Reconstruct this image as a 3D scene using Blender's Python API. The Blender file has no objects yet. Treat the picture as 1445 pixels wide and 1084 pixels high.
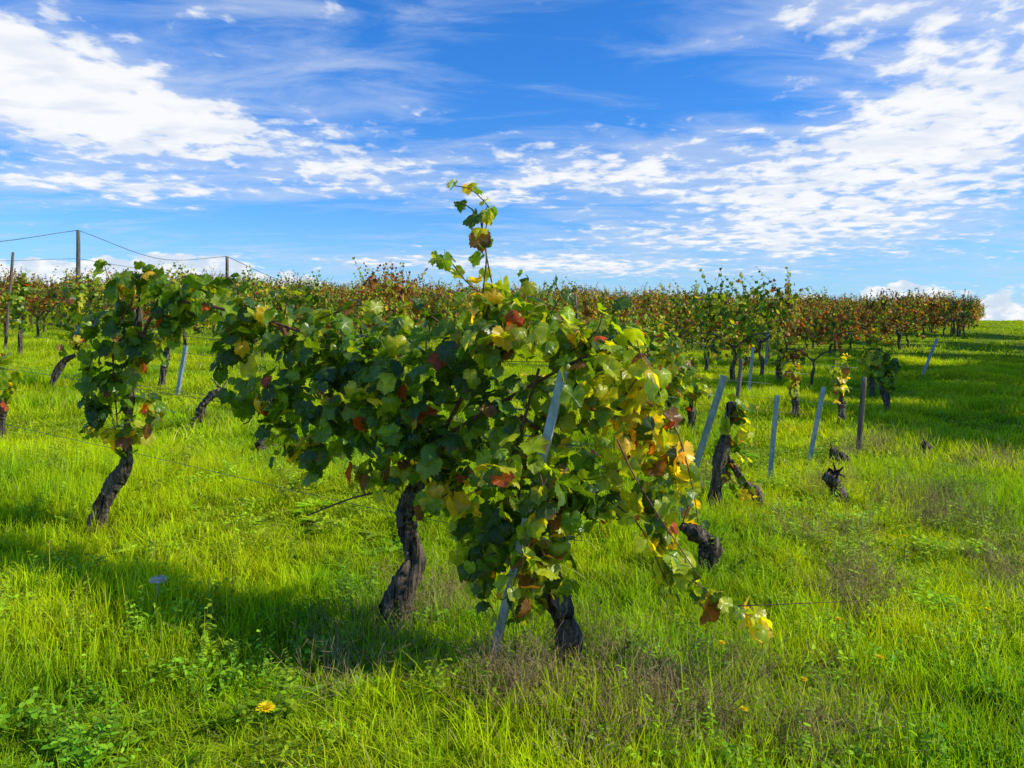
import bpy, math, random
import numpy as np
from mathutils import Vector
rng=np.random.default_rng(7); random.seed(7)
scene=bpy.context.scene
R=math.radians
EYE=1.6; F=1051.0          # eye height, focal length used for the field survey
# ------------------------------------------------------------------ terrain
def gz(x,y):
    x=np.asarray(x,float); y=np.asarray(y,float)
    t=np.clip(y-35,0,50)
    zy=0.042*np.minimum(y,35)+0.042*(t-t*t/100)
    zy=zy-0.012*np.clip(y-85,0,2000)
    zy=np.maximum(zy,-14)
    z=zy-0.035*15*np.tanh(x/15)
    z=z+0.035*np.sin(x*1.1+y*0.7+1)*np.sin(y*0.9-x*0.4)+0.02*np.sin(x*2.3-y*1.7)
    z=z+0.14*np.exp(-((x+1.6)/1.3)**2-((y-5.4)/0.7)**2)
    return z
def W(a,b,d):
    """survey reading (azimuth, height marks) at forward distance d -> world metres"""
    return np.array([(a-722)/F*d, d, EYE+(458-b)/F*d])
def G(a,b):
    """survey reading of a point standing on the ground"""
    u=(a-722)/F; d=np.arange(1.2,60,.01); g=gz(u*d,d); hit=np.nonzero(EYE+(458-b)/F*d<=g)[0]
    d=d[hit[0]] if len(hit) else 45.
    return np.array([u*d,d,float(gz(u*d,d))])
def GD(a,d):
    u=(a-722)/F; return np.array([u*d,d,float(gz(u*d,d))])
# ------------------------------------------------------------------ node helpers
def newmat(name):
    m=bpy.data.materials.new(name); m.use_nodes=True
    m.node_tree.nodes.clear(); return m,m.node_tree
class N:
    def __init__(s,nt): s.nt=nt
    def n(s,t,**k):
        n=s.nt.nodes.new(t)
        for a,b in k.items(): setattr(n,a,b)
        return n
    def set(s,sock,v):
        if isinstance(v,bpy.types.NodeSocket): s.nt.links.new(v,sock)
        else:
            if isinstance(v,(tuple,list)) and len(v)==3 and sock.type=='RGBA': v=(*v,1)
            sock.default_value=v
    def m(s,op,a,b=0.0,c=0.0,clamp=False):
        n=s.n('ShaderNodeMath',operation=op,use_clamp=clamp)
        s.set(n.inputs[0],a); s.set(n.inputs[1],b); s.set(n.inputs[2],c); return n.outputs[0]
    def ss(s,v,lo,hi,a=0.,b=1.):
        n=s.n('ShaderNodeMapRange',interpolation_type='SMOOTHSTEP')
        for i,x in enumerate((v,lo,hi,a,b)): s.set(n.inputs[i],x)
        return n.outputs[0]
    def mix(s,f,a,b,mode='MIX'):
        n=s.n('ShaderNodeMix',data_type='RGBA',blend_type=mode)
        s.set(n.inputs[0],f); s.set(n.inputs[6],a); s.set(n.inputs[7],b); return n.outputs[2]
    def noise(s,vec,scale,detail=4,rough=.5,dist=0.):
        n=s.n('ShaderNodeTexNoise'); 
        if vec is not None: s.set(n.inputs['Vector'],vec)
        n.inputs['Scale'].default_value=scale;n.inputs['Detail'].default_value=detail
        n.inputs['Roughness'].default_value=rough;n.inputs['Distortion'].default_value=dist
        return n.outputs[0]
    def xyz(s,a,b,c=0.):
        n=s.n('ShaderNodeCombineXYZ'); 
        for i,v in enumerate((a,b,c)): s.set(n.inputs[i],v)
        return n.outputs[0]
# ------------------------------------------------------------------ materials
def foliage_mat(name,veins=False,trans=.4,rough=.45,spec=.4,attr='lcol',tmul=(1.7,1.5,.5),worldvar=0.,brown=True):
    m,nt=newmat(name); q=N(nt)
    at=q.n('ShaderNodeAttribute',attribute_name=attr).outputs['Color']
    col=at
    if worldvar:
        pos=q.n('ShaderNodeNewGeometry').outputs['Position']
        f=q.ss(q.noise(pos,.6,4,.6),.38,.60)
        col=q.mix(f,q.mix(1.,col,(.68,.82,.8),'MULTIPLY'),q.mix(1.,col,(1.25,1.12,.8),'MULTIPLY'))
        f2=q.ss(q.noise(pos,2.7,3,.6),.55,.75)
        col=q.mix(q.m('MULTIPLY',f2,.22),col,(.46,.44,.06))
        rnd=q.n('ShaderNodeObjectInfo').outputs['Random']
        hs=q.n('ShaderNodeHueSaturation'); q.set(hs.inputs['Value'],q.m('MULTIPLY_ADD',rnd,.5,.82)); q.set(hs.inputs['Hue'],q.m('MULTIPLY_ADD',rnd,.03,.485))
        q.set(hs.inputs['Color'],col); col=hs.outputs[0]
    bump=None
    if veins:
        uv=q.n('ShaderNodeUVMap',uv_map='UVMap').outputs[0]
        sp=q.n('ShaderNodeSeparateXYZ'); q.set(sp.inputs[0],uv)
        X=q.m('ABSOLUTE',sp.outputs[0]); Y=sp.outputs[1]
        a=q.m('ARCTAN2',X,Y); r=q.m('SQRT',q.m('ADD',q.m('MULTIPLY',X,X),q.m('MULTIPLY',Y,Y)))
        best=None
        for ang in (0,R(52),R(112)):
            da=q.m('SUBTRACT',a,ang)
            dd=q.m('ABSOLUTE',q.m('MULTIPLY',r,q.m('SINE',da)))
            dd=q.m('ADD',dd,q.m('MULTIPLY',q.m('GREATER_THAN',q.m('ABSOLUTE',da),1.2),1.))
            best=dd if best is None else q.m('MINIMUM',best,dd)
        main=q.ss(best,.012,.03,1.,0.)
        s2=q.m('PINGPONG',q.m('SUBTRACT',q.m('MULTIPLY',r,1.),q.m('MULTIPLY',best,.9)),.075)
        sec=q.ss(s2,.0,.012,.45,0.)
        v=q.m('MAXIMUM',main,sec)
        pos=q.n('ShaderNodeNewGeometry').outputs['Position']
        nz=q.noise(pos,22,3)
        col=q.mix(q.ss(nz,.4,.7),col,q.mix(1.,col,(1.6,1.35,.9),'MULTIPLY'))
        if brown:
            br=q.m('MULTIPLY',q.ss(q.m('ADD',r,q.m('MULTIPLY',q.m('SUBTRACT',q.noise(pos,9,2),.5),2.2)),.9,1.2),q.ss(best,.05,.12))
            col=q.mix(q.m('MULTIPLY',br,.75),col,(.25,.085,.025))
        col=q.mix(q.m('MULTIPLY',v,.4),col,q.mix(.5,q.mix(1.,col,(2,2,2),'MULTIPLY'),(.32,.38,.09)))
        b=q.n('ShaderNodeBump'); b.inputs['Strength'].default_value=.5;b.inputs['Distance'].default_value=.004
        q.set(b.inputs['Height'],q.m('ADD',q.m('MULTIPLY',v,-.6),nz)); bump=b.outputs[0]
    p=q.n('ShaderNodeBsdfPrincipled'); q.set(p.inputs['Base Color'],col); p.inputs['Roughness'].default_value=rough
    p.inputs['Specular IOR Level'].default_value=spec
    tr=q.n('ShaderNodeBsdfTranslucent'); q.set(tr.inputs[0],q.mix(1.,col,tmul,'MULTIPLY'))
    if bump is not None: q.set(p.inputs['Normal'],bump)
    mx=q.n('ShaderNodeMixShader'); mx.inputs[0].default_value=trans
    nt.links.new(p.outputs[0],mx.inputs[1]); nt.links.new(tr.outputs[0],mx.inputs[2])
    o=q.n('ShaderNodeOutputMaterial'); nt.links.new(mx.outputs[0],o.inputs[0]); return m
def solid_mat(name,c1,c2,scale=20,rough=.8,metal=0,stretch=(1,1,1),bump=.6,dist=.01,spec=.3):
    m,nt=newmat(name); q=N(nt)
    tc=q.n('ShaderNodeTexCoord').outputs['Object']
    mp=q.n('ShaderNodeMapping'); q.set(mp.inputs[0],tc); mp.inputs['Scale'].default_value=stretch
    nz=q.noise(mp.outputs[0],scale,6,.65,.6)
    p=q.n('ShaderNodeBsdfPrincipled'); q.set(p.inputs['Base Color'],q.mix(q.ss(nz,.35,.65),c1,c2))
    p.inputs['Roughness'].default_value=rough; p.inputs['Metallic'].default_value=metal; p.inputs['Specular IOR Level'].default_value=spec
    b=q.n('ShaderNodeBump'); b.inputs['Strength'].default_value=bump; b.inputs['Distance'].default_value=dist
    q.set(b.inputs['Height'],nz); q.set(p.inputs['Normal'],b.outputs[0])
    o=q.n('ShaderNodeOutputMaterial'); nt.links.new(p.outputs[0],o.inputs[0]); return m
M_leaf=foliage_mat('vine_leaf',veins=True,trans=.5,rough=.33,spec=.55,tmul=(2.1,1.9,.4))
M_leaf2=foliage_mat('vine_leaf_plain',trans=.42,rough=.5)
M_grass=foliage_mat('grass_blades',trans=.5,rough=.6,spec=.12,worldvar=1,tmul=(1.35,1.25,.4))
M_weed=foliage_mat('weed_leaves',trans=.4,rough=.5,spec=.2,worldvar=1,tmul=(1.3,1.2,.4))
M_dry=foliage_mat('dry_stalks',trans=.25,rough=.8,spec=.1,tmul=(1,1,1))
M_bark=solid_mat('vine_bark',(.022,.017,.012),(.23,.18,.135),46,.9,0,(1,1,.12),1.,.03,.1)
M_cane=solid_mat('cane_bark',(.10,.04,.02),(.20,.10,.05),60,.6,0,(1,1,.3),.4,.003)
M_steel=solid_mat('galvanised_steel',(.22,.27,.30),(.38,.44,.47),30,.5,.35,(1,1,.4),.2,.002,.5)
M_wood=solid_mat('weathered_wood',(.07,.055,.045),(.23,.19,.15),30,.85,0,(1,1,.1),.8,.01,.1)
M_wire=solid_mat('wire',(.10,.10,.10),(.2,.2,.2),30,.5,.6)
# ------------------------------------------------------------------ mesh helpers
def mkobj(name,verts,faces_flat,counts,mat,parent=None,cols=None,uvs=None,smooth=True,link=True):
    me=bpy.data.meshes.new(name)
    V=np.asarray(verts,np.float32); nv=len(V)
    me.vertices.add(nv); me.vertices.foreach_set('co',V.ravel())
    L=np.asarray(faces_flat,np.int32); C=np.asarray(counts,np.int32)
    me.loops.add(len(L)); me.loops.foreach_set('vertex_index',L)
    me.polygons.add(len(C)); st=np.concatenate(([0],np.cumsum(C)[:-1])).astype(np.int32)
    me.polygons.foreach_set('loop_start',st); me.polygons.foreach_set('loop_total',C)
    me.polygons.foreach_set('use_smooth',np.full(len(C),smooth))
    if uvs is not None:
        ul=me.uv_layers.new(name='UVMap'); ul.data.foreach_set('uv',np.asarray(uvs,np.float32)[L].ravel())
    if cols is not None:
        ca=me.color_attributes.new('lcol','FLOAT_COLOR','POINT')
        c4=np.ones((nv,4),np.float32); c4[:,:3]=cols; ca.data.foreach_set('color',c4.ravel())
    me.update(calc_edges=True); me.validate()
    me.materials.append(mat)
    o=bpy.data.objects.new(name,me)
    if link: scene.collection.objects.link(o)
    if parent is not None: o.parent=parent
    return o
def empty(name,loc=(0,0,0)):
    e=bpy.data.objects.new(name,None); e.empty_display_size=.2; scene.collection.objects.link(e)
    return e
class Acc:
    def __init__(s): s.v=[];s.f=[];s.c=[];s.n=0;s.col=[];s.uv=[]
    def add(s,v,f,c,col=None,uv=None):
        s.v.append(v); s.f.append(np.asarray(f)+s.n); s.c.append(c); s.n+=len(v)
        if col is not None: s.col.append(col)
        if uv is not None: s.uv.append(uv)
    def obj(s,name,mat,parent=None,smooth=True,link=True):
        return mkobj(name,np.concatenate(s.v),np.concatenate(s.f),np.concatenate(s.c),mat,parent,
            np.concatenate(s.col) if s.col else None,np.concatenate(s.uv) if s.uv else None,smooth,link)
def spline(P,n):
    P=np.asarray(P,float); k=len(P)
    if k<3:
        t=np.linspace(0,1,n)[:,None]; return P[0]*(1-t)+P[-1]*t
    Q=np.vstack([2*P[0]-P[1],P,2*P[-1]-P[-2]]); out=[]
    for t in np.linspace(0,k-1-1e-6,n):
        i=int(t);u=t-i;a,b,c,d=Q[i:i+4]
        out.append(.5*((2*b)+(-a+c)*u+(2*a-5*b+4*c-d)*u*u+(-a+3*b-3*c+d)*u**3))
    return np.array(out)
def tube(acc,P,r0,r1=None,sides=6,n=None,gnarl=0.,wob=0.,colr=None,rs=None):
    n=n or max(4,len(P)*4); C=spline(P,n)
    if wob: C=C+rng.normal(0,wob,C.shape)*np.linspace(.2,1,n)[:,None]
    r1=r0 if r1 is None else r1
    rad=np.linspace(r0,r1,n) if rs is None else np.interp(np.linspace(0,1,n),np.linspace(0,1,len(rs)),rs)
    T=np.gradient(C,axis=0); T/=np.linalg.norm(T,axis=1)[:,None]+1e-9
    ref=np.array([.31,.9,.2]); A=np.cross(T,ref);A/=np.linalg.norm(A,axis=1)[:,None]+1e-9;B=np.cross(T,A)
    th=np.linspace(0,2*np.pi,sides,endpoint=False)
    ph=np.linspace(0,gnarl*6,n)[:,None]
    g=1+gnarl*(.35*np.sin(2*th[None]+ph)+.25*np.sin(3*th[None]-ph*1.7+1)+.16*np.sin(5*th[None]+ph*1.2+2)+rng.normal(0,.12,(n,sides)))+gnarl*.3*np.sin(np.linspace(0,14,n)+rng.random()*6)[:,None]
    rr=(rad[:,None]*g)[...,None]
    V=(C[:,None]+rr*(np.cos(th)[None,:,None]*A[:,None]+np.sin(th)[None,:,None]*B[:,None])).reshape(-1,3)
    V=np.vstack([V,C[:1],C[-1:]])
    i=np.arange(n-1)[:,None]*sides;j=np.arange(sides)[None];k=(j+1)%sides
    q=np.stack([i+j,i+k,i+sides+k,i+sides+j],-1).reshape(-1,4)
    e=(n-1)*sides; jj=np.arange(sides);kk=(jj+1)%sides
    t1=np.stack([kk,jj,np.full(sides,n*sides)],-1); t2=np.stack([e+jj,e+kk,np.full(sides,n*sides+1)],-1)
    acc.add(V,np.concatenate([q.ravel(),t1.ravel(),t2.ravel()]),np.concatenate([np.full(len(q),4),np.full(2*sides,3)]),
        None if colr is None else np.tile(colr,(len(V),1)))
# ------------------------------------------------------------------ grape leaf templates
def leaf_template(n,teeth,petiole=True,mid=True):
    ang=np.array([0,12,27,40,54,70,86,100,116,138,158,171,180.]);rad=np.array([1,.90,.76,.82,.93,.86,.74,.77,.80,.74,.64,.42,.08])
    th=np.linspace(-180,180,n,endpoint=False)
    r=np.interp(np.abs(th),ang,rad)*(1+teeth*np.where(np.arange(n)%2==0,1,-1))
    t=np.radians(th); O=np.stack([np.sin(t)*r,np.cos(t)*r],-1)
    if mid:
        V=np.vstack([[[0,0]],O*.55,O]); j=np.arange(n);k=(j+1)%n
        f=np.concatenate([np.stack([np.zeros(n,int),1+k,1+j],-1).ravel(),np.stack([1+j,1+k,1+n+k,1+n+j],-1).ravel()])
        c=np.concatenate([np.full(n,3),np.full(n,4)])
    else:
        V=np.vstack([[[0,0]],O]); j=np.arange(n);k=(j+1)%n
        f=np.stack([np.zeros(n,int),1+k,1+j],-1).ravel(); c=np.full(n,3)
    if petiole:
        b=len(V); V=np.vstack([V,[[-.02,0],[.02,0],[.018,-.9],[-.018,-.9]]]); f=np.concatenate([f,[b,b+1,b+2,b+3]]); c=np.concatenate([c,[4]])
    return V,f,c
TH=leaf_template(40,.05); TM=leaf_template(20,0.04,True,False); TL=leaf_template(11,0,False,False)
def leaves(acc,tmpl,pos,nrm,tip,size,col,curl=None):
    V,f,c=tmpl; n=len(pos); nv=len(V)
    nrm=nrm/(np.linalg.norm(nrm,axis=1)[:,None]+1e-9)
    tip=tip-(tip*nrm).sum(1)[:,None]*nrm; tip/=np.linalg.norm(tip,axis=1)[:,None]+1e-9
    side=np.cross(tip,nrm)
    r=np.hypot(V[:,0],V[:,1]); th=np.arctan2(V[:,0],V[:,1])
    curl=rng.normal(.28,.36,n) if curl is None else curl
    fold=rng.uniform(-.1,.5,n); ph=rng.random(n)*6
    z=-curl[:,None]*(r**2)[None]+fold[:,None]*np.abs(V[:,0])[None]+.11*np.sin(5*th[None]+ph[:,None])*(r**2)[None]
    x=V[:,0][None]*rng.uniform(.8,1.1,n)[:,None]; y=V[:,1][None]*np.ones((n,1))
    s=size[:,None,None]
    P=pos[:,None]+s*(x[...,None]*side[:,None]+y[...,None]*tip[:,None]+z[...,None]*nrm[:,None])
    F=(f[None]+np.arange(n)[:,None]*nv).ravel(); C=np.tile(c,n)
    acc.add(P.reshape(-1,3),F,C,np.repeat(col,nv,0),np.tile(V,(n,1)))
#            dark            mid           light          yellow-green   yellow         red            brown        russet
PAL=np.array([[.045,.100,.009],[.105,.20,.012],[.24,.34,.016],[.40,.45,.02],[.70,.50,.025],[.42,.065,.015],[.19,.08,.025],[.42,.15,.03]])  # dark and light greens also carry shaded and sunlit leaf tones
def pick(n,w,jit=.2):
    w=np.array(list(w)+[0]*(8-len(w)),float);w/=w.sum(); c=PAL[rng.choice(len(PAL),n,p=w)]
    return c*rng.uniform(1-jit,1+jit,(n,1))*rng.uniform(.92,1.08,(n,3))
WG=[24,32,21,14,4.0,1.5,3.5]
YEL=[7,19,27,28,12,2.5,5]; RED=[9,16,20,20,12,11,9,5]; DRK=[42,33,14,7,1.5,1,2]; YG=[10,26,30,28,5,0,2]  # DRK: left-hand foliage, its self-shadow put into the leaf colours
def blob(acc,c,r,dens=95,size=.078,w=WG,tm=None,shell=.4,up=.45):
    r=np.asarray(r,float); area=4*np.pi*((r[0]*r[1])**1.6/3+(r[0]*r[2])**1.6/3+(r[1]*r[2])**1.6/3)**(1/1.6)
    n=max(3,int(area*dens)); d=rng.normal(size=(n,3));d/=np.linalg.norm(d,axis=1)[:,None]
    rho=rng.random(n)**shell*rng.normal(1,.15,n)
    p=np.asarray(c)+d*r*rho[:,None]
    nr=d*.75+np.array([0,0,up])+rng.normal(0,.48,(n,3))
    tp=np.array([0,0,-1.])+rng.normal(0,.45,(n,3))+d*.4
    leaves(acc,tm or TH,p,nr,tp,rng.uniform(.5,1.25,n)*size,pick(n,w))
def shoot(lacc,cacc,P,size=.06,step=.045,w=WG,r=.004,tm=None,taper=True):
    L=np.linalg.norm(np.diff(P,axis=0),axis=1).sum(); n=max(3,int(L/step)); C=spline(P,n)
    tube(cacc,P,r,r*.5,5,n)
    d=rng.normal(size=(n,3)); d[:,2]*=.4; d/=np.linalg.norm(d,axis=1)[:,None]
    sz=np.linspace(1.1,.55,n) if taper else np.ones(n)
    s=size*sz*rng.uniform(.75,1.2,n)
    p=C+d*s[:,None]*.8
    leaves(lacc,tm or TH,p,d*.8+[0,0,.4]+rng.normal(0,.4,(n,3)),np.array([0,0,-1.])+d*.6+rng.normal(0,.3,(n,3)),s,pick(n,w))
# ================================================================== hero grapevines
def px(r,d): return r/F*d
def vine(name,trunks,blobs,shoots=(),canes=(),tm=None,size=.060,dens=150,lm=None):
    e=empty(name); T=Acc();L=Acc();C=Acc()
    for P,rs in trunks: tube(T,P,0,sides=18,n=len(P)*11,gnarl=.7,rs=rs,wob=.0035)
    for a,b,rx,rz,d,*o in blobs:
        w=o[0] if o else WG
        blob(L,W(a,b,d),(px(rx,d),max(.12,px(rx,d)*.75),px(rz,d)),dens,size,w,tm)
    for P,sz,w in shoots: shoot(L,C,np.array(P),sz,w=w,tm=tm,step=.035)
    for P,r in canes: tube(C,P,r,r*.55,6,len(P)*6,gnarl=.12)
    if T.v: T.obj('trunk',M_bark,e)
    if C.v: C.obj('canes',M_cane,e)
    if L.v: L.obj('leaves',lm or M_leaf,e)
    return e
g1=G(806,952); g2=G(548,884); g3=G(133,748)
t1=[g1-[0,0,.05],W(802,900,3.1),W(790,868,3.08),W(788,846,3.08),W(752,842,3.12)]
t2=[g2-[0,0,.05],W(566,835,3.56),W(584,790,3.56),W(572,745,3.56),W(577,710,3.56),W(600,660,3.5),W(625,600,3.45)]
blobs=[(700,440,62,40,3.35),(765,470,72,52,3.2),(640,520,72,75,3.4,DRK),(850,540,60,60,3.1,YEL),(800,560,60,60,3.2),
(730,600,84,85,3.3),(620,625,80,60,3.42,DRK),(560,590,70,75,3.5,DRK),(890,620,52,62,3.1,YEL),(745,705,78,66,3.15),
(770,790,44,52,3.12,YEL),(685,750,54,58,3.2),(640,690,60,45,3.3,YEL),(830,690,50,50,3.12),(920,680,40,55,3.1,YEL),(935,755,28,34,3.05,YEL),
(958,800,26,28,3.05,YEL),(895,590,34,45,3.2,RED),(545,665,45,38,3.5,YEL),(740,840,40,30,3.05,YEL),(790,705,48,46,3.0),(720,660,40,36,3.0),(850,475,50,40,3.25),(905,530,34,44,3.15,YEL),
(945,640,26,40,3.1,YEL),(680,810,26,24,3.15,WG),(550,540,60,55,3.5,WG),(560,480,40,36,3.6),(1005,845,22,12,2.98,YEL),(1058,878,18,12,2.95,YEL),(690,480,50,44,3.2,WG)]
shoots=[([W(680,420,3.3),W(686,360,3.3),W(678,310,3.3),W(690,295,3.3),W(665,268,3.28),W(640,262,3.27)],.05,YG),
([W(682,340,3.3),W(680,310,3.3),W(688,290,3.3)],.05,YG),([W(676,310,3.3),W(660,290,3.3),W(640,285,3.3)],.048,YG),
([W(700,430,3.3),W(660,400,3.3),W(632,365,3.28),W(618,360,3.28)],.06,YG),
([W(770,450,3.2),W(790,420,3.2),W(780,395,3.2)],.05,WG),([W(800,500,3.2),W(840,470,3.15),W(850,440,3.1)],.055,WG),
([W(880,560,3.1),W(905,520,3.05),W(898,480,3.05)],.05,YG),
([W(920,740,3.05),W(960,800,3.0),W(1010,845,2.95),W(1070,875,2.92)],.06,YG),
([W(900,720,3.05),W(940,780,3.0),W(990,830,2.95),W(1050,868,2.92)],.06,WG),
([W(850,700,3.1),W(900,740,3.0),W(935,810,3.0),W(950,845,3.0)],.055,YG),
([W(640,690,3.25),W(600,720,3.2),W(590,735,3.2)],.05,YEL),([W(740,760,3.1),W(790,810,3.05),W(795,840,3.05)],.06,YG),
([W(700,780,3.1),W(665,800,3.1),W(700,870,3.1)],.055,WG),([W(720,430,3.3),W(745,400,3.2),W(742,388,3.2)],.05,WG),
([W(760,800,3.02),W(740,840,3.0),W(725,880,3.0)],.06,YG),([W(640,700,3.3),W(650,760,3.25),W(655,800,3.25)],.06,WG),
([W(900,560,3.1),W(950,600,3.05),W(975,680,3.0),W(985,740,3.0)],.055,YEL),([W(640,470,3.4),W(600,440,3.4),W(575,420,3.4)],.055,WG),
([W(775,665,2.97),W(752,720,2.95),W(735,790,2.96),W(718,845,2.98)],.062,WG),([W(800,660,2.97),W(770,710,2.95),W(745,770,2.96),W(735,820,2.98)],.062,YG),
([W(740,640,2.99),W(765,680,2.94),W(760,740,2.94)],.060,WG)]
hd=W(620,620,3.45); h1=W(752,842,3.12)
canes=[([hd,W(660,540,3.4),W(690,430,3.32)],.011),([hd,W(720,560,3.3),W(830,500,3.15)],.010),([hd,W(540,560,3.6),W(480,520,3.75)],.012),
([h1,W(740,760,3.2),W(730,640,3.2),W(760,520,3.2)],.011),([h1,W(820,720,3.1),W(890,640,3.1),W(905,540,3.1)],.009),
([W(700,430,3.32),W(684,345,3.3),W(690,300,3.3)],.004),([W(1040,855,2.92),W(1120,852,2.9),W(1215,848,2.9)],.0025),
([W(560,690,3.5),W(500,702,3.45),W(432,728,3.4)],.006),([W(870,620,3.0),W(905,690,2.98),W(990,820,2.95)],.004)]
vine('grapevine',[(t1,[.054,.042,.040,.046,.028]),(t2,[.062,.048,.044,.040,.044,.032,.02])],blobs,shoots,canes)
# second vine whose arm bridges the row
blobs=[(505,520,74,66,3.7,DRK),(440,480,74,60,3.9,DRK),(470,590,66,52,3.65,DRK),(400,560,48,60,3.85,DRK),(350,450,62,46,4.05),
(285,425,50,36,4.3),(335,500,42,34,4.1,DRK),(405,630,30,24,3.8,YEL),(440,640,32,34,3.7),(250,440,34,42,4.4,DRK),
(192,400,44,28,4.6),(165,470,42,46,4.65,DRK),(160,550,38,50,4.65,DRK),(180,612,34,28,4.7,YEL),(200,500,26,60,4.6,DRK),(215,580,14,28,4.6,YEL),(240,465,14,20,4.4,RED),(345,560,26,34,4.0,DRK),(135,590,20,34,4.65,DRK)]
shoots=[([W(170,430,4.6),W(150,385,4.6),W(146,366,4.6)],.06,YG),([W(450,450,3.8),W(510,430,3.7),W(535,450,3.7)],.06,YG),
([W(350,440,4),W(330,400,4),W(318,390,4)],.055,WG),([W(250,420,4.4),W(215,385,4.5),W(190,372,4.6)],.06,WG),
([W(400,450,3.9),W(405,425,3.9),W(420,417,3.9)],.055,WG),([W(130,500,4.6),W(118,560,4.6),W(130,620,4.6)],.06,DRK)]
t3=[g3-[0,0,.05],W(142,722,4.78),W(158,685,4.78),W(176,655,4.75),W(180,600,4.7),W(190,500,4.65),W(200,420,4.6)]
canes=[([W(190,500,4.65),W(230,430,4.4),W(330,440,4.1),W(460,480,3.8)],.013),([W(190,420,4.6),W(160,480,4.65),W(165,600,4.65)],.008)]
vine('grapevine',[(t3,[.060,.045,.040,.036,.030,.022,.015])],blobs,shoots,canes)
# ---- nearer neighbours in the rows behind
def post(P0,P1,kind='steel',w=.045):
    P0=np.array(P0);P1=np.array(P1); A=Acc()
    T=P1-P0;Lh=np.linalg.norm(T);T/=Lh; A1=np.cross(T,[.3,1,0]);A1/=np.linalg.norm(A1);B=np.cross(T,A1)
    if kind=='steel':  # open C profile with rolled lips
        h=w/2;t=.003
        prof=[(-h,-h*.8),(h,-h*.8),(h,h*.8),(h*.55,h*.8),(h*.55,h*.8-t),(h-t,h*.8-t),(h-t,-h*.8+t),(-h+t,-h*.8+t),(-h+t,h*.8-t),(-h*.55,h*.8-t),(-h*.55,h*.8),(-h,h*.8)]
        n=len(prof); pr=np.array(prof)
        V=np.concatenate([P0-T*.3+pr[:,:1]*A1-pr[:,1:]*B,P1+pr[:,:1]*A1-pr[:,1:]*B])
        j=np.arange(n);k=(j+1)%n
        f=np.stack([j,k,n+k,n+j],-1).ravel()
        A.add(V,np.concatenate([f,np.arange(n)[::-1],n+np.arange(n)]),np.concatenate([np.full(n,4),[n,n]]))
        for s in np.arange(.35,Lh-.05,.3):
            c=P0+T*s; tube(A,[c-B*h*.7-A1*.0,c-B*(h+.012),c-B*(h+.010)+T*.02],.003,.003,5,4)
        o=A.obj('trellis_post',M_steel,smooth=False)
    else:
        tube(A,[P0-T*.3,P0+T*Lh*.5,P1],w*.6,w*.5,12,10,gnarl=.12)
        o=A.obj('trellis_post',M_wood)
    return o
gp=G(690,950); post(gp,W(795,524,3.02),w=.036)
g=G(953,745); post(g,W(1022,530,g[1]*.97),w=.045)
g=G(1085,684); post(g,W(1096,558,g[1]),w=.042)
g=G(1140,657); post(g,W(1162,546,g[1]),w=.042)
g=G(1211,640); post(g,W(1219,532,g[1]),'wood',.05)
g=G(250,557); post(g,W(262,488,g[1]),w=.05)
g=G(6,502); post(g,W(18,356,g[1]),'wood',.05)
g=G(920,602); post(g,W(928,535,g[1]),'wood',.08)
g=G(1040,568); post(g,W(1046,506,g[1]),'wood',.06)
g=G(1056,556); post(g,W(1062,490,g[1]),w=.05)
g=G(1300,532); post(g,W(1322,478,g[1]),w=.05)
g=G(1080,520); post(g,W(1084,455,g[1]),w=.06)
tp=[]
for a,d,c in ((110,21,325),(320,26,362)):
    g=GD(a,d); p=W(a,c,d); post(g,p,'wood',.10); tp.append(p)
def wire(P,r=.0018,sag=0.,name='trellis_wire'):
    A=Acc(); P=[np.array(p) for p in P]
    if sag and len(P)==2: P=[P[0],(P[0]+P[1])/2-[0,0,sag],P[1]]
    tube(A,P,r,r,4,14); A.obj(name,M_wire)
wire([tp[0],tp[1]],.010,.45); wire([tp[1],W(445,406,34)],.010,.2)
wire([W(-250,330,16),tp[0]],.010,.3); wire([tp[0]-[0,0,.8],W(-250,360,16)],.007,.1)
wire([tp[0]-[0,0,.8],tp[1]-[0,0,.7]],.007,.1)
rd=np.array([-2.9,1.63,.17]); 
for h in (.55,.95,1.3):
    wire([g1+[0.05,.02,h],g2+[0,0,h],g3+[0,0,h],g3+rd*1.6+[0,0,h]],.0016)
# wires of the rows behind
for (a,b) in ((955,745),(1085,684),(1140,657),(1211,640)):
    g=G(a,b)
    for h in (.5,.9):
        p=g+[0,0,h]; q_=np.array([g[0]-.872*9,g[1]+.49*9,0]); q_[2]=float(gz(q_[0],q_[1]))+h; wire([p,q_],.0016,.03)
g=G(1005,722)
vine('grapevine',[([g-[0,0,.05],W(1010,680,g[1]),W(1022,620,g[1]),W(1032,568,g[1])],[.045,.04,.036,.03]),
 ([W(1022,640,g[1]),W(1050,680,g[1]),W(1068,700,g[1]),W(1066,738,g[1])],[.02,.022,.032,.028])],
 [(1050,600,18,34,g[1],YEL),(1035,655,26,24,g[1],YEL),(1056,688,16,16,g[1],RED),(1040,580,14,18,g[1])],
 [([W(1035,570,g[1]),W(1020,640,g[1]),W(1040,700,g[1])],.06,YEL)],(),tm=TM,size=.060,dens=110)
g=G(990,806)
vine('grapevine',[([g-[0,0,.05],W(1000,775,g[1]),W(985,755,g[1]),W(962,742,g[1])],[.05,.045,.05,.03])],
 [(958,690,24,34,g[1]+.3,YEL)],[([W(962,742,g[1]),W(975,690,g[1]),W(960,640,g[1])],.06,RED)],(),tm=TM,size=.060,dens=90)
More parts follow.
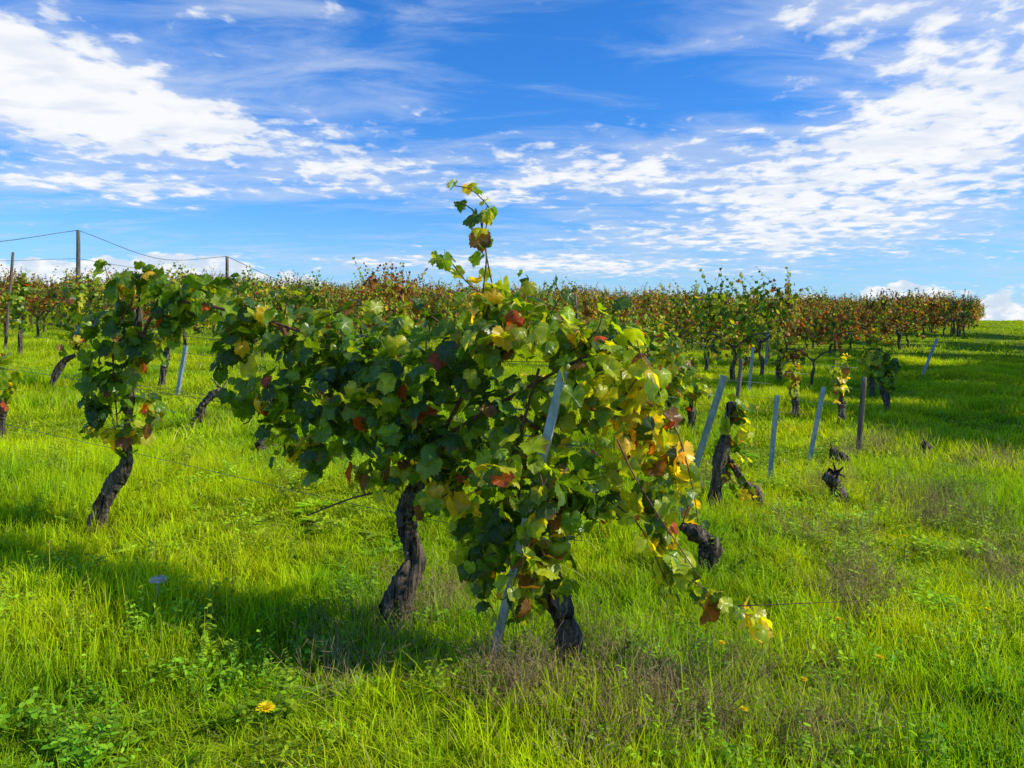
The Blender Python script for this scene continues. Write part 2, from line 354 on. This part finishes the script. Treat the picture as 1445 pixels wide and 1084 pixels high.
def simple(a,b,top,width,w=WG,dens=85,lean=0,nb=4,tw=.04,size=.068,stumpf=.35):
    g=G(a,b); d=g[1]; H=b-top
    P=[g-[0,0,.05],W(a+lean*.15,b-H*.12,d),W(a+lean*.5,b-H*.27,d),W(a+lean,b-H*stumpf,d),W(a+lean,b-H*.6,d)]
    bl=[]
    for i in range(nb):
        f=(i+.5)/nb; bl.append((a+lean+rng.uniform(-.4,.4)*width,b-H*(stumpf+.05+(.85-stumpf)*f),width*rng.uniform(.5,.8),H*.75/nb,d+rng.uniform(-.1,.1),w))
    sh=[([W(a+lean,b-H*.75,d),W(a+lean+width*.2,b-H*.9,d),W(a+lean+rng.uniform(-.5,.5)*width,top,d)],size*.8,w) for k in range(3)]
    return vine('grapevine',[(P,[tw*1.2,tw,tw*.95,tw*.8,tw*.4])],bl,sh,(),tm=TM,size=size,dens=dens)
LT=[12,30,30,20,5,.7,3,4]
simple(945,665,470,44,LT,nb=6)
simple(885,640,450,44,LT,nb=6)
simple(975,610,500,30,LT,nb=4)
simple(1187,598,500,20,YEL,70)
simple(1252,582,492,32,WG,100,-8)
simple(1230,560,480,20,LT,80)
simple(1122,590,510,12,YEL,70)
simple(1098,545,470,14,YEL,70)
simple(72,550,400,30,WG,70,36)
simple(228,548,420,24,WG,70,8)
simple(28,504,390,24,WG,70)
simple(-2,628,500,18,YEL,70,6,stumpf=.4)
simple(650,580,440,30,LT)
simple(560,540,430,28,YEL,70)
# bare old stumps
def stump(P,rs):
    A=Acc(); tube(A,P,0,sides=14,n=len(P)*10,gnarl=.9,rs=rs,wob=.006); return A
for a,b,pts in ((266,606,[(278,590),(290,566),(312,550)]),(1184,716,[(1182,695),(1172,675),(1180,668)]),(1188,662,[(1186,645),(1175,640)]),(372,640,[(368,632),(366,622)]),(1305,640,[(1306,625)])):
    g=G(a,b); A=stump([g-[0,0,.05]]+[W(x,y,g[1]) for x,y in pts],[.05,.04,.045,.035][:len(pts)+1]); 
    for k in range(3):
        s=W(*pts[-1],g[1]); tube(A,[s,s+rng.normal(0,.08,3)+[0,0,.05]],.012,.006,5,4,gnarl=.3)
    A.obj('vine_stump',M_bark)
# ================================================================== instancing
def coll_of(objs,name):
    c=bpy.data.collections.new(name)
    for o in objs: c.objects.link(o)
    return c
def scatter(name,pts,rot,scl,idx,coll):
    me=bpy.data.meshes.new(name); n=len(pts); me.vertices.add(n); me.vertices.foreach_set('co',np.asarray(pts,np.float32).ravel())
    a=me.attributes.new('rot','FLOAT_VECTOR','POINT'); a.data.foreach_set('vector',np.asarray(rot,np.float32).ravel())
    a=me.attributes.new('scl','FLOAT_VECTOR','POINT'); a.data.foreach_set('vector',np.asarray(scl,np.float32).ravel())
    a=me.attributes.new('vid','INT','POINT'); a.data.foreach_set('value',np.asarray(idx,np.int32))
    o=bpy.data.objects.new(name,me); scene.collection.objects.link(o)
    ng=bpy.data.node_groups.new(name+'_scatter','GeometryNodeTree')
    ng.interface.new_socket('Geometry',in_out='INPUT',socket_type='NodeSocketGeometry'); ng.interface.new_socket('Geometry',in_out='OUTPUT',socket_type='NodeSocketGeometry')
    gi=ng.nodes.new('NodeGroupInput');go=ng.nodes.new('NodeGroupOutput'); ip=ng.nodes.new('GeometryNodeInstanceOnPoints')
    ci=ng.nodes.new('GeometryNodeCollectionInfo'); ci.inputs[0].default_value=coll; ci.inputs[1].default_value=True; ci.inputs[2].default_value=True
    def na(nm,t):
        x=ng.nodes.new('GeometryNodeInputNamedAttribute'); x.data_type=t; x.inputs[0].default_value=nm; return x.outputs[0]
    L=ng.links
    L.new(gi.outputs[0],ip.inputs['Points']); L.new(ci.outputs[0],ip.inputs['Instance']); ip.inputs['Pick Instance'].default_value=True
    L.new(na('vid','INT'),ip.inputs['Instance Index']); L.new(na('rot','FLOAT_VECTOR'),ip.inputs['Rotation']); L.new(na('scl','FLOAT_VECTOR'),ip.inputs['Scale'])
    L.new(ip.outputs[0],go.inputs[0])
    md=o.modifiers.new('scatter','NODES'); md.node_group=ng
    return o
# ---- grass tufts
def blades(acc,n,spread,h,w,lean,colA,colB,jit=.25,seg=3,dryp=0.):
    a=rng.random(n)*2*np.pi; rr=spread*np.sqrt(rng.random(n)); base=np.stack([rr*np.cos(a),rr*np.sin(a),np.zeros(n)-.015],-1)
    H=h*rng.uniform(.45,1.15,n); az=rng.random(n)*2*np.pi; ln=lean*rng.uniform(.2,1.4,n)
    D=np.stack([np.cos(az),np.sin(az),np.zeros(n)],-1); fa=az+np.pi/2+rng.normal(0,.5,n); S=np.stack([np.cos(fa),np.sin(fa),np.zeros(n)],-1)
    ts=np.linspace(0,1,seg+1); vs=[];
    for i,t in enumerate(ts):
        c=base+D*(H*ln*t**1.8)[:,None]+np.array([0,0,1.])*(H*(t-.25*ln*t*t))[:,None]
        wd=w*rng.uniform(.9,1.1,n)*(1-t**1.5)*.5+.0003
        vs.append(c-S*wd[:,None]); vs.append(c+S*wd[:,None])
    V=np.stack(vs,1); m=V.shape[1]
    f=np.concatenate([[2*i,2*i+1,2*i+3,2*i+2] for i in range(seg)])
    F=(f[None]+np.arange(n)[:,None]*m).ravel()
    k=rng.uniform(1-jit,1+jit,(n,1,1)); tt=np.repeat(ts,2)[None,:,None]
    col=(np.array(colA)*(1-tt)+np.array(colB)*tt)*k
    dm=(rng.random(n)<dryp)[:,None,None]; col=np.where(dm,np.array([.55,.48,.22])*k,col)
    acc.add(V.reshape(-1,3),F,np.full(n*seg,4),np.broadcast_to(col,V.shape).reshape(-1,3))
GA=(.11,.18,.006); GB=(.62,.80,.010)  # GA: darker blade bases, the sward's self-shadow painted into the colour
tufts=[]
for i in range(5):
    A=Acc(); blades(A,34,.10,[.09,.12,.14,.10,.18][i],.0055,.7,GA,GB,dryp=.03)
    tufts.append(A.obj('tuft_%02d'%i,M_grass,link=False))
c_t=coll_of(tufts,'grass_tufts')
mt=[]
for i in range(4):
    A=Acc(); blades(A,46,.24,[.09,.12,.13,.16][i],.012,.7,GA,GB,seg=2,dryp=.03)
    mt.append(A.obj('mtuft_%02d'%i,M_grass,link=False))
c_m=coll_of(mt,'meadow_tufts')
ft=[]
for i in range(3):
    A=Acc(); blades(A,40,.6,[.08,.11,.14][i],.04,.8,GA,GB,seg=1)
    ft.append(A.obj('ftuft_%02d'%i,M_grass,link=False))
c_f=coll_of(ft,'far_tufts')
def wedge(n,d0,d1,bmax):
    d=np.sqrt(rng.uniform(d0*d0,d1*d1,n)); b=rng.uniform(-bmax,bmax,n); return b*d,d
def nz2(x,y,s,ph=0):
    return .5+.25*(np.sin(x*s+ph+1.3*np.sin(y*s*.7+ph))+np.sin(y*s*1.3+2*ph+1.1*np.sin(x*s*.9)))
def do(name,n,d0,d1,bm,coll,k,s0=.8,s1=1.2,sz=None,keep=None):
    x,y=wedge(n,d0,d1,bm)
    if keep is not None:
        kk=rng.random(n)<keep(x,y); x=x[kk];y=y[kk]; n=len(x)
    s=rng.uniform(s0,s1,n); hz=s*(.4+1.1*nz2(x,y,1.7,.5)) if sz is None else s*sz(x,y)
    rot=np.stack([rng.normal(0,.08,n),rng.normal(0,.08,n),rng.random(n)*6.283],-1)
    return scatter(name,np.stack([x,y,gz(x,y)],-1),rot,np.stack([s,s,hz],-1),rng.integers(0,k,n),coll)
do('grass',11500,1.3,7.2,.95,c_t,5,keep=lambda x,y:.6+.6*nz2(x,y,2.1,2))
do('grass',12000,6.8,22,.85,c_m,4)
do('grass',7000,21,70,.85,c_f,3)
# ---- broadleaf weeds
def ov(n=8,asp=.6):
    t=np.linspace(0,2*np.pi,n,endpoint=False); O=np.stack([asp*.5*np.sin(t)*(1+.12*np.cos(t)),.5-.5*np.cos(t)],-1)
    V=np.vstack([[[0,.5]],O]); j=np.arange(n);k=(j+1)%n
    return V,np.stack([np.zeros(n,int),1+k,1+j],-1).ravel(),np.full(n,3)
OV=ov(); OVR=ov(8,.85); OVL=ov(8,.28)
def weedcol(n,base): return np.array(base)*rng.uniform(.6,1.4,(n,1))*rng.uniform(.9,1.1,(n,3))
ws=[]
for i in range(3):   # clover patches
    A=Acc(); n=26
    for j in range(n):
        c=np.array([*rng.normal(0,.07,2),rng.uniform(.04,.11)]); az=rng.random()*6.28+np.array([0,2.09,4.19])
        D=np.stack([np.cos(az),np.sin(az),rng.normal(.1,.1,3)],-1)
        leaves(A,OVR,np.tile(c,(3,1)),np.tile([0,0,1.],(3,1))+rng.normal(0,.25,(3,3)),D,np.full(3,rng.uniform(.016,.027)),weedcol(3,(.30,.48,.02)),np.zeros(3))
        tube(A,[c*[1,1,0],c],.001,.001,3,3,colr=(.2,.3,.04)); A.uv.append(np.zeros((11,2)))
    ws.append(A.obj('weed_%02d'%i,M_weed,link=False))
for i in range(4):   # upright leafy stems
    A=Acc()
    for st in range(5+i):
        b=np.array([*rng.normal(0,.06,2),0]); H=rng.uniform(.10,.24); top=b+[*rng.normal(0,.05,2),H]
        tube(A,[b,top],.0015,.001,3,3,colr=(.22,.28,.05)); A.uv.append(np.zeros((11,2)))
        for t in np.linspace(.25,1,7):
            c=b+(top-b)*t; az=rng.random()*6.28+np.array([0,3.14]); D=np.stack([np.cos(az),np.sin(az),rng.normal(.15,.2,2)],-1)
            leaves(A,OV,np.tile(c,(2,1)),np.tile([0,0,1.],(2,1))+rng.normal(0,.3,(2,3)),D,rng.uniform(.020,.038,2)*(1.2-.5*t),weedcol(2,(.30,.46,.02)),np.full(2,.1))
    ws.append(A.obj('weed_%02d'%(3+i),M_weed,link=False))
for i in range(3):   # rosettes with long leaves
    A=Acc(); n=14; az=rng.random(n)*6.28; D=np.stack([np.cos(az),np.sin(az),rng.uniform(.3,1.2,n)],-1)
    Nn=np.stack([-np.cos(az)*.6,-np.sin(az)*.6,np.ones(n)],-1)
    leaves(A,OVL,np.zeros((n,3)),Nn,D,rng.uniform(.07,.15,n),weedcol(n,(.28,.46,.02)),np.full(n,.35))
    ws.append(A.obj('weed_%02d'%(7+i),M_weed,link=False))
c_w=coll_of(ws,'weed_kinds')
do('weeds',2500,1.3,8,.95,c_w,10,.55,1.15,sz=lambda x,y:1.,keep=lambda x,y:np.clip(1.9*nz2(x,y,1.6,4)-.4,0.12,1))
# ---- dry weeds
ds=[]
for i in range(4):
    A=Acc()
    for st in range(16):
        b=np.array([*rng.normal(0,.09,2),0]); H=rng.uniform(.10,.38); dr=rng.normal(0,.14,2); top=b+[dr[0],dr[1],H]
        c=np.array([.38,.28,.14])*rng.uniform(.3,1.6); mid=(b+top)/2+[*rng.normal(0,.02,2),.02]
        tube(A,[b,mid,top],.0014,.0007,3,6,colr=c)
        for k in range(3):
            t=rng.uniform(.4,1); s=b+(top-b)*t; tube(A,[s,s+[*rng.normal(0,.04,2),rng.uniform(.01,.06)]],.0010,.0008,3,3,colr=c*.9)
    blades(A,22,.13,.24,.004,.9,(.24,.20,.08),(.66,.56,.26))
    ds.append(A.obj('dry_%02d'%i,M_dry,link=False))
c_d=coll_of(ds,'dry_kinds')
cl=[]
for a,b,sx,n in ((720,985,60,16),(900,1000,110,24),(1040,960,90,14),(1100,1050,130,24),(960,1060,120,18),(1210,850,50,26),(1290,715,70,44),(1240,640,50,18),(1420,810,30,14),(620,870,60,14),(780,1000,50,10),(560,900,50,6),(1180,700,30,16),(840,930,30,6),(480,960,30,4),(1340,740,50,24),(1380,660,60,12),(1150,760,60,10),(1000,690,30,8)):
    for k in range(n):
        aa=a+rng.normal(0,sx*.6); bb=min(1090,b+rng.normal(0,22)*(1 if b>800 else .4)); 
        p=G(aa,max(bb,500)); cl.append(p)
cl=np.array(cl); n=len(cl); s=rng.uniform(.5,1.0,n)
scatter('dry_weeds',cl,np.stack([rng.normal(0,.15,n),rng.normal(0,.15,n),rng.random(n)*6.28],-1),np.stack([s,s,s*.85],-1),rng.integers(0,4,n),c_d)
# ---- distant grapevines
def far_vine(w,i):
    T=Acc();
    tube(T,[np.array([0,0,-.1]),np.array([.03,0,.25]),np.array([-.03,.02,.45]),np.array([.02,0,.65])],0,sides=7,n=12,gnarl=.6,rs=[.042,.034,.032,.028])
    for s in (-1,1): tube(T,[np.array([0,0,.6]),np.array([s*.3,0,.8]),np.array([s*.6,0,.85])],.018,.009,5,8,gnarl=.3)
    L=Acc()
    for k in range(7):
        blob(L,(rng.uniform(-.6,.6),rng.normal(0,.08),rng.uniform(.5,1.35)),(rng.uniform(.12,.24),.13,rng.uniform(.14,.28)),50,.070,w,TL)
    for k in range(14):
        x=rng.uniform(-.7,.7); P=np.array([[x,0,1.1],[x+rng.normal(0,.1),rng.normal(0,.1),1.4],[x+rng.normal(0,.2),rng.normal(0,.15),rng.uniform(1.45,1.9)]])
        shoot(L,T,P,.07,.055,w,.005,TL)
    for k in (-1,1): 
        if rng.random()<.7: shoot(L,T,np.array([[k*.6,0,1.0],[k*.75,.1,.7],[k*.75,.1,.3]]),.07,.05,w,.005,TL)
    vv=np.concatenate(T.v+L.v); ff=np.concatenate(T.f+[x+T.n for x in L.f]); cc=np.concatenate(T.c+L.c)
    nTf=len(np.concatenate(T.c)); cols=np.concatenate([np.tile([.05,.035,.025],(T.n,1))]+L.col)
    o=mkobj('vine_%02d'%i,vv,ff,cc,M_leaf2,None,cols,None,True,False)
    o.data.materials.append(M_bark); mi=np.zeros(len(cc),np.int32); mi[:nTf]=1; o.data.polygons.foreach_set('material_index',mi)
    return o
kinds=[LT,LT,YEL,[8,20,25,20,8,1,8,14],[2,8,14,20,12,2,14,32],[2,4,8,14,10,4,16,46],[2,6,10,16,14,3,14,38],[4,12,20,22,10,1,8,22]]
vk=[far_vine(w,i) for i,w in enumerate(kinds)]
A=Acc(); tube(A,[np.array([0,0,-.2]),np.array([.02,0,1.0]),np.array([0,0,1.85])],.03,.025,7,5,gnarl=.1); vk.append(A.obj('vine_08',M_wood,link=False))  # thin wooden row post, listed last among the vine kinds
c_v=coll_of(vk,'vine_kinds')
P=[];RO=[];SC=[];ID=[]
rowdir=np.array([-.872,.49]); ang=math.atan2(.49,-.872)
for k in range(5,62):
    H=np.array([.23,3.15])+k*np.array([.9,1.4])
    nrow=int(110/1.25)
    skip=rng.uniform(0,3)
    for j in range(nrow):
        p=H+rowdir*(j*1.25)+rng.normal(0,.15,2); d=p[1]; b=p[0]/d
        if d<12.5 or d>80 or b<-.9: continue
        if j<skip and d<34: continue
        if abs(b)<.45 and d<15 and p[0]<2: continue
        if rng.random()<(.38 if d<18 else .25 if d<28 else .10): continue
        far=np.clip((d-12)/16,0,1)
        pr=np.array([.24,.24,.20,.16,.05,.02,.02,.07])*(1-far)+np.array([.01,.01,.02,.08,.22,.32,.22,.12])*far; pr/=pr.sum()
        P.append((p[0],p[1],float(gz(*p)))); RO.append((0,0,ang+rng.normal(0,.15)+(math.pi if rng.random()<.5 else 0)))
        s=rng.uniform(.72,1.12); SC.append((s,s,s*rng.uniform(.85,1.18))); ID.append(rng.choice(8,p=pr))
        if j%5==0: P.append((p[0]+.3,p[1],float(gz(*p)))); RO.append((rng.normal(0,.08),rng.normal(0,.08),0)); SC.append((1,1,rng.uniform(.8,1.05))); ID.append(8)
scatter('distant_grapevines',P,RO,SC,ID,c_v)
print('vines',len(P))
# ================================================================== trees beyond the right edge
TREE=[55,30,12,2,.5,0,.5]
for x,y,h,r in ((12.8,8.8,6,2.3),(15.2,12.4,8,2.7),(18,16.5,10,3.1),(21,21.5,11,3.4),(26,27,12,3.8),(32,34,12,4)):
    e=empty('field_tree'); T=Acc();L=Acc(); z=float(gz(x,y)); b=np.array([x,y,z])
    tube(T,[b-[0,0,.2],b+[.1,0,h*.3],b+[-.1,.1,h*.6],b+[0,0,h*.9]],.22,.05,10,16,gnarl=.25)
    for k in range(30):
        f=rng.uniform(.2,.92); az=rng.random()*6.28; ro=r*rng.uniform(.3,.85)*(1.15-f*.5)
        c=b+[math.cos(az)*ro,math.sin(az)*ro,h*f+rng.uniform(0,.6)]
        tube(T,[b+[0,0,h*f*.75],(b+[0,0,h*f*.8]+c)/2+[0,0,.2],c],.07,.015,6,7,gnarl=.2)
        blob(L,c,np.array([1,1,.75])*rng.uniform(.65,1.1),60,.12,TREE,TL,.6)
    T.obj('trunk',M_bark,e); L.obj('crown',M_leaf2,e)
# ================================================================== small foreground items
def flower(p,h=.1,r=.022):
    e=empty('dandelion'); S=Acc(); tube(S,[p,p+[.01,0,h]],.002,.0016,5,4,colr=(.15,.22,.05)); S.obj('stem',M_dry,e)
    A=Acc(); c=p+[.01,0,h]
    for ring,(n,el) in enumerate(((20,.15),(16,.5),(12,1.0),(8,2.0))):
        az=np.arange(n)/n*6.283+ring; D=np.stack([np.cos(az),np.sin(az),np.full(n,el)],-1)
        leaves(A,OVL,np.tile(c,(n,1)),np.stack([-np.cos(az)*el,-np.sin(az)*el,np.ones(n)],-1),D,np.full(n,r*(1-.12*ring)),np.tile([.9,.72,.01],(n,1)),np.zeros(n))
    A.obj('petals',M_petal,e)
M_petal=foliage_mat('petals',trans=.3,rough=.6,spec=.2,tmul=(1,1,1))
flower(G(370,1088),.20,.034)
for a,b in ((1238,990),(1015,970),(1045,1075),(1130,1025),(1275,798),(1390,914),(1180,930)): flower(G(a,b),.18,.018)
g=G(222,862); e=empty('mushroom'); A=Acc(); tube(A,[g,g+[0,0,.15]],.006,.005,8,5); 
A.obj('stem',solid_mat('mushroom_stem',(.4,.36,.3),(.6,.55,.47),30),e)
A=Acc(); n=20; pr=[(.0,.168),(.02,.166),(.034,.160),(.043,.150),(.042,.145),(.02,.148),(0,.148)]
th=np.arange(n)/n*6.283; V=np.concatenate([np.stack([g[0]+r_*np.cos(th)*(1+.06*np.sin(3*th)),g[1]+r_*np.sin(th),g[2]+z_+.004*np.sin(2*th)],-1) for r_,z_ in pr])
i=np.arange(len(pr)-1)[:,None]*n;j=np.arange(n)[None];k=(j+1)%n
A.add(V,np.stack([i+j,i+k,i+n+k,i+n+j],-1).ravel(),np.full((len(pr)-1)*n,4)); A.obj('cap',solid_mat('mushroom_cap',(.48,.33,.20),(.72,.58,.42),60,.7),e)
# ================================================================== ground sheet
def axis(lo,hi,core0,core1,st):
    a=[core0]
    while a[-1]<core1: a.append(a[-1]+st)
    s=st
    while a[-1]<hi: s*=1.12; a.append(a[-1]+s)
    b=[core0]; s=st
    while b[-1]>lo: s*=1.12; b.append(b[-1]-s)
    return np.array(b[:0:-1]+a)
xs=axis(-2500,2500,-9,12,.22); ys=axis(-400,4000,0,16,.22)
X,Y=np.meshgrid(xs,ys); V=np.stack([X.ravel(),Y.ravel(),gz(X,Y).ravel()],-1); nx=len(xs);ny=len(ys)
i=(np.arange(ny-1)*nx)[:,None];j=np.arange(nx-1)[None]; f=np.stack([i+j,i+j+1,i+nx+j+1,i+nx+j],-1).reshape(-1,4)
m,nt=newmat('meadow'); q=N(nt); pos=q.n('ShaderNodeNewGeometry').outputs['Position']
a=q.noise(pos,.5,5,.6); b_=q.noise(pos,12,6,.7); c=q.noise(pos,90,3,.7)
col=q.mix(q.ss(a,.35,.65),(.08,.14,.008),(.20,.28,.010)); col=q.mix(q.ss(b_,.45,.7),col,(.32,.43,.012)); col=q.mix(q.ss(c,.56,.73),col,(.06,.055,.018))
p=q.n('ShaderNodeBsdfPrincipled'); q.set(p.inputs['Base Color'],col); p.inputs['Roughness'].default_value=.95; p.inputs['Specular IOR Level'].default_value=.05
bp=q.n('ShaderNodeBump'); bp.inputs['Strength'].default_value=1; bp.inputs['Distance'].default_value=.05; q.set(bp.inputs['Height'],b_); q.set(p.inputs['Normal'],bp.outputs[0])
o=q.n('ShaderNodeOutputMaterial'); nt.links.new(p.outputs[0],o.inputs[0])
mkobj('ground',V,f.ravel(),np.full(len(f),4),m)
# ================================================================== light and sky
SD=Vector((0.985,-0.17,0)); EL=R(37)
sun=bpy.data.lights.new('sun','SUN'); sun.energy=5.0; sun.angle=R(.5); sun.color=(1,.95,.77)
so=bpy.data.objects.new('sun',sun); scene.collection.objects.link(so)
dirv=Vector((SD.x*math.cos(EL),SD.y*math.cos(EL),math.sin(EL))); so.rotation_euler=dirv.to_track_quat('Z','Y').to_euler()
w=bpy.data.worlds.new('World'); scene.world=w; w.use_nodes=True; nt=w.node_tree; nt.nodes.clear(); q=N(nt)
sky=q.n('ShaderNodeTexSky',sky_type='NISHITA'); sky.sun_disc=False; sky.sun_elevation=EL; sky.sun_rotation=math.atan2(SD.x,SD.y)
sky.air_density=1.; sky.dust_density=.3; sky.ozone_density=2.5
D=q.n('ShaderNodeTexCoord').outputs['Generated']; nn=q.n('ShaderNodeVectorMath',operation='NORMALIZE'); q.set(nn.inputs[0],D)
sp=q.n('ShaderNodeSeparateXYZ'); q.set(sp.inputs[0],nn.outputs[0]); x,y,z=sp.outputs
zc=q.m('MAXIMUM',z,0.); inv=q.m('DIVIDE',1.,q.m('ADD',zc,.10))
PX=q.m('MULTIPLY',x,inv); PY=q.m('MULTIPLY',y,inv)
az=q.m('MULTIPLY',q.m('ARCTAN2',x,y),57.3); el=q.m('MULTIPLY',q.m('ARCSINE',z),57.3)
skyc=q.mix(1.,sky.outputs[0],q.mix(q.ss(el,2.,22.),(.60,1.12,1.75),(.32,1.08,2.0)),'MULTIPLY')
def gauss(a0,e0,sa,se,amp):
    u=q.m('DIVIDE',q.m('SUBTRACT',az,a0),sa); v=q.m('DIVIDE',q.m('SUBTRACT',el,e0),se)
    return q.m('MULTIPLY',q.m('EXPONENT',q.m('MULTIPLY',q.m('ADD',q.m('MULTIPLY',u,u),q.m('MULTIPLY',v,v)),-1.)),amp)
cov=0.
for g_ in ((-35,15.8,10,3.2,.46),(-25,13.2,10,2.4,.32),(-16,20,16,3.5,.12),(-30,9.3,15,1.0,.26),(-13,11.3,8,1.5,.24),(4,11.5,12,2.2,.20),(20,10.5,14,3.0,.22),(31,13,11,4.5,.28),(34,19,9,4,.18),(24,21.5,12,2.5,.22),(22,6.4,20,1.7,.24),(-5,4.8,18,.8,.20),(2,19,7,4.0,-.14),(12,16.5,5,1.5,-.08),(-14,7.8,10,1.1,-.16),(10,4,14,.8,.12)):
    cov=q.m('ADD',cov,gauss(*g_))
vec=q.xyz(PX,PY,0.)
def mapped(rot,sc,off=(0,0,0)):
    mp=q.n('ShaderNodeMapping'); q.set(mp.inputs[0],vec); mp.inputs['Rotation'].default_value=(0,0,R(rot)); mp.inputs['Scale'].default_value=sc; mp.inputs['Location'].default_value=off; return mp.outputs[0]
big=q.noise(mapped(-15,(.8,1.1,1),(3,1,0)),1.4,4,.5,.3)
rip=q.noise(mapped(-25,(1.15,1.0,1)),7.5,4,.55,.2)
wis=q.noise(mapped(-20,(.8,1.8,1),(5,2,0)),2.6,7,.6,.6)
dens=q.m('ADD',q.m('ADD',q.m('MULTIPLY',big,.50),q.m('MULTIPLY',rip,.70)),q.m('MULTIPLY',wis,.34))
dens=q.m('ADD',dens,cov)
cm=q.ss(dens,.86,1.08)
thin=q.m('MULTIPLY',q.ss(q.m('ADD',wis,q.m('MULTIPLY',cov,1.1)),.42,.85),.62)
cm=q.m('MAXIMUM',cm,thin)
shade=q.noise(mapped(10,(1,1.6,1),(2,7,0)),3.2,4,.55,.3)
core=q.m('MULTIPLY',q.ss(dens,.88,1.14),q.ss(shade,.34,.56,.55,1.))
# cumulus on the horizon
hv=q.xyz(q.m('MULTIPLY',az,.24),q.m('MULTIPLY',el,.50),2.)
hn=q.noise(hv,1.,5,.55,.2)
hh=q.m('ADD',hn,q.m('MULTIPLY',q.m('SUBTRACT',2.6,el),.10))
hh=q.m('ADD',hh,gauss(-26,3.8,11,1.6,.40))
cu=q.m('MULTIPLY',q.ss(hh,.55,.61),q.ss(el,5.6,6.6,1.,0.))
white=q.mix(core,(5.8,6.9,8.8),(10.,10.,10.))
c1=q.mix(q.ss(el,0.,9.,.5,0.),skyc,(4.4,7.0,9.8))
c1=q.mix(q.m('MULTIPLY',cm,.95),c1,white)
cuc=q.mix(q.ss(q.noise(hv,2.3,4,.6),.4,.62),(6.6,7.6,9.0),(10.,10.,10.))
c2=q.mix(q.m('MULTIPLY',cu,.92),c1,cuc)
bg=q.n('ShaderNodeBackground'); q.set(bg.inputs[0],c2); bg.inputs[1].default_value=.1
o=q.n('ShaderNodeOutputWorld'); nt.links.new(bg.outputs[0],o.inputs[0])
# ================================================================== camera
cam=bpy.data.cameras.new('camera'); co=bpy.data.objects.new('camera',cam); scene.collection.objects.link(co); scene.camera=co
co.location=(0,0,EYE); co.rotation_euler=(R(90),0,0); cam.sensor_width=36; cam.lens=36*F/1445; cam.shift_y=-(542-458)/1445
cam.clip_end=6000; cam.clip_start=.05
scene.view_settings.view_transform='Standard'; scene.view_settings.look='None'; scene.view_settings.exposure=0
